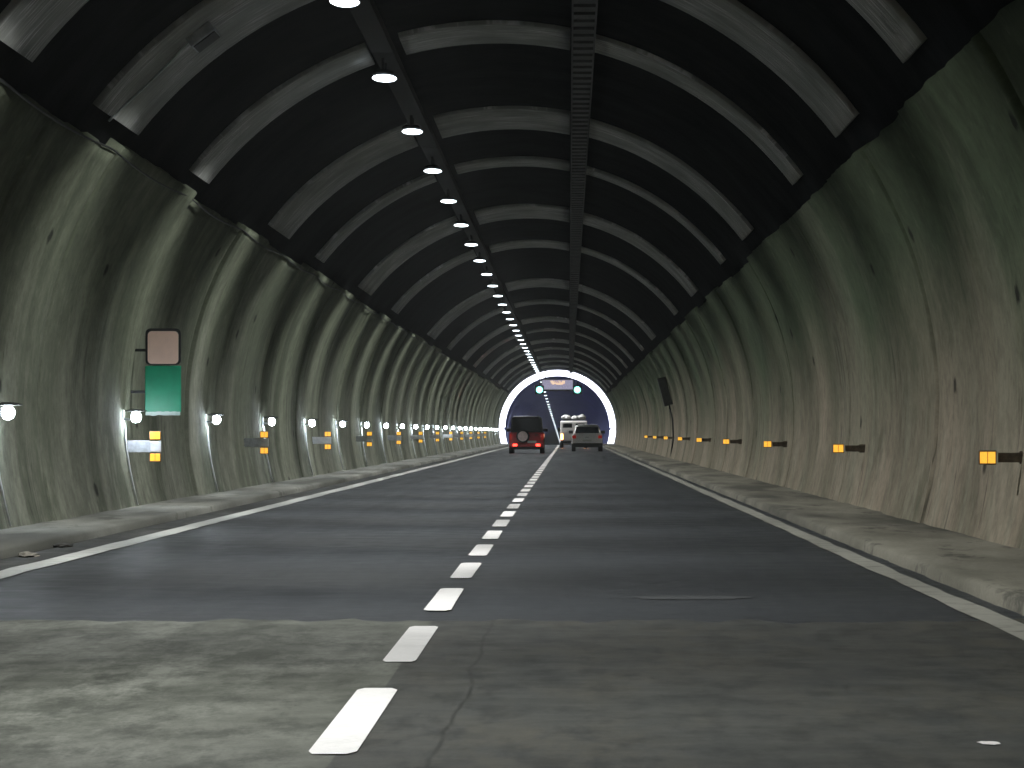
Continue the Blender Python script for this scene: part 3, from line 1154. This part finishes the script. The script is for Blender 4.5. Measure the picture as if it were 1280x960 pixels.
# van with bundles on its roof rack
van = empty('van', (0.36, 232.0, 0.0), 0, 'off white van with bundles on its roof and lit orange tail lamps', 'van')
bm = bmesh.new()
prism(bm, [(0.02, 0.36), (0.0, 1.0), (0.06, 1.93), (0.25, 1.98), (3.3, 1.98), (4.1, 1.25), (4.8, 1.05), (4.9, 0.5), (4.8, 0.36)], -0.97, 0.97)
obj('body', bm, M['van_paint'], van, bevel=0.09, seg=3)
for s in (-1, 1):
    bm = bmesh.new()
    slab(bm, [(s * 0.46 - 0.34, 0.022, 1.25), (s * 0.46 + 0.34, 0.022, 1.25), (s * 0.46 + 0.32, 0.042, 1.78), (s * 0.46 - 0.32, 0.042, 1.78)], -0.012)
    obj('rear_window', bm, M['glass'], van)
    obj('rear_door', bbox(s * 0.46 - 0.43, s * 0.46 + 0.43, -0.02, -0.002, 0.55, 1.18), M['van_paint'], van, bevel=0.01)
    obj('tail_lamp', bbox(s * 0.86 - 0.08, s * 0.86 + 0.08, -0.035, 0.0, 0.62, 1.02), M['tail_orange'], van, bevel=0.015)
    obj('mirror', bbox(s * 1.09 - 0.1, s * 1.09 + 0.1, 3.6, 3.7, 1.2, 1.5), M['black_plastic'], van, bevel=0.03)
    obj('side_window', bbox(min(s * 0.965, s * 0.978), max(s * 0.965, s * 0.978), 2.4, 3.2, 1.25, 1.75), M['glass'], van)
    for y in (0.95, 3.95):
        wheel(van, s * 0.985, y, 0.34, 0.22)
    obj('rack_rail', btube([(s * 0.72, 0.3, 2.06), (s * 0.72, 3.0, 2.06)], 0.025, 6), M['black_plastic'], van, True)
obj('bumper', bbox(-0.95, 0.95, -0.09, 0.04, 0.36, 0.54), M['black_plastic'], van, bevel=0.03)
obj('number_plate', bbox(-0.26, 0.26, -0.035, -0.021, 0.72, 0.83), M['plate'], van)
for y in (0.45, 1.5, 2.7):
    obj('rack_bar', bbox(-0.75, 0.75, y - 0.03, y + 0.03, 2.035, 2.058), M['black_plastic'], van)


def bundle(x, y, sx, sy, sz, label):
    bm = bmesh.new()
    bmesh.ops.create_icosphere(bm, subdivisions=3, radius=1.0)
    for v in bm.verts:
        p = v.co.copy()
        p = p * (1 + 0.35 * noise.noise(p * 1.9 + Vector((x * 9, 0, y))) + 0.12 * noise.noise(p * 5 + Vector((x * 5, y, 0))))
        v.co = Vector((p.x * sx, p.y * sy, max(p.z, -0.75) * sz))
    o = obj('bundle', bm, M['tarp'], None, True)
    o.location = (van.location.x + x, van.location.y + y, 2.062 + 0.75 * sz)
    tag(o, label, 'bundle', 'white bundles on the van roof')


bundle(-0.53, 0.9, 0.36, 0.6, 0.19, 'white bundle on the van roof, outermost on the tail lamp side')
bundle(0.08, 0.85, 0.27, 0.55, 0.16, 'white bundle in the middle of the van roof')
bundle(0.58, 0.95, 0.30, 0.6, 0.21, 'white bundle on the van roof above the white hatchback')

hz = obj('haze', bbox(-9, 7, Y0 - 3, YF + 5, -12.5, 8.5), bpy.data.materials.new('thin air haze'))
hz['kind'] = 'stuff'
hm = hz.data.materials[0]
hm.use_nodes = True
hm.node_tree.nodes.clear()
pv = hm.node_tree.nodes.new('ShaderNodeVolumePrincipled')
pv.inputs['Color'].default_value = (0.9, 0.93, 0.93, 1)
pv.inputs['Density'].default_value = 0.00035
pv.inputs['Anisotropy'].default_value = 0.6
mo = hm.node_tree.nodes.new('ShaderNodeOutputMaterial')
hm.node_tree.links.new(pv.outputs[0], mo.inputs['Volume'])

# ------------------------------------------------------------------ world, camera, render settings
w = bpy.data.worlds.new('World')
S.world = w
w.use_nodes = True
nt = w.node_tree
sky = nt.nodes.new('ShaderNodeTexSky')
sky.sky_type = 'NISHITA'
sky.sun_disc = False
sky.sun_elevation = R(3)
sky.sun_rotation = R(200)
nt.links.new(sky.outputs[0], nt.nodes['Background'].inputs[0])
nt.nodes['Background'].inputs[1].default_value = 0.05

cd = bpy.data.cameras.new('camera')
cam = link(bpy.data.objects.new('camera', cd))
cd.sensor_width = 36
cd.lens = 112.5
cd.clip_start = 0.1
cd.clip_end = 3000
cam.location = (0, 0, CAM_Z)
cam.rotation_euler = (R(90) + math.atan(60 / 4000), 0, math.atan(71 / 4000))
S.camera = cam

S.render.engine = 'CYCLES'
cy = S.cycles
cy.use_denoising = True
try:
    cy.denoiser = 'OPENIMAGEDENOISE'
except Exception:
    pass
cy.max_bounces = 5
cy.diffuse_bounces = 3
cy.glossy_bounces = 2
cy.sample_clamp_indirect = 4.0
cy.caustics_reflective = False
cy.caustics_refractive = False
cy.use_light_tree = True
cy.use_adaptive_sampling = True
cy.adaptive_threshold = 0.06
cy.adaptive_min_samples = 24
vs = S.view_settings
vs.view_transform = 'Standard'
vs.look = 'None'
vs.exposure = 0.0
vs.gamma = 1.0
vs.use_curve_mapping = False
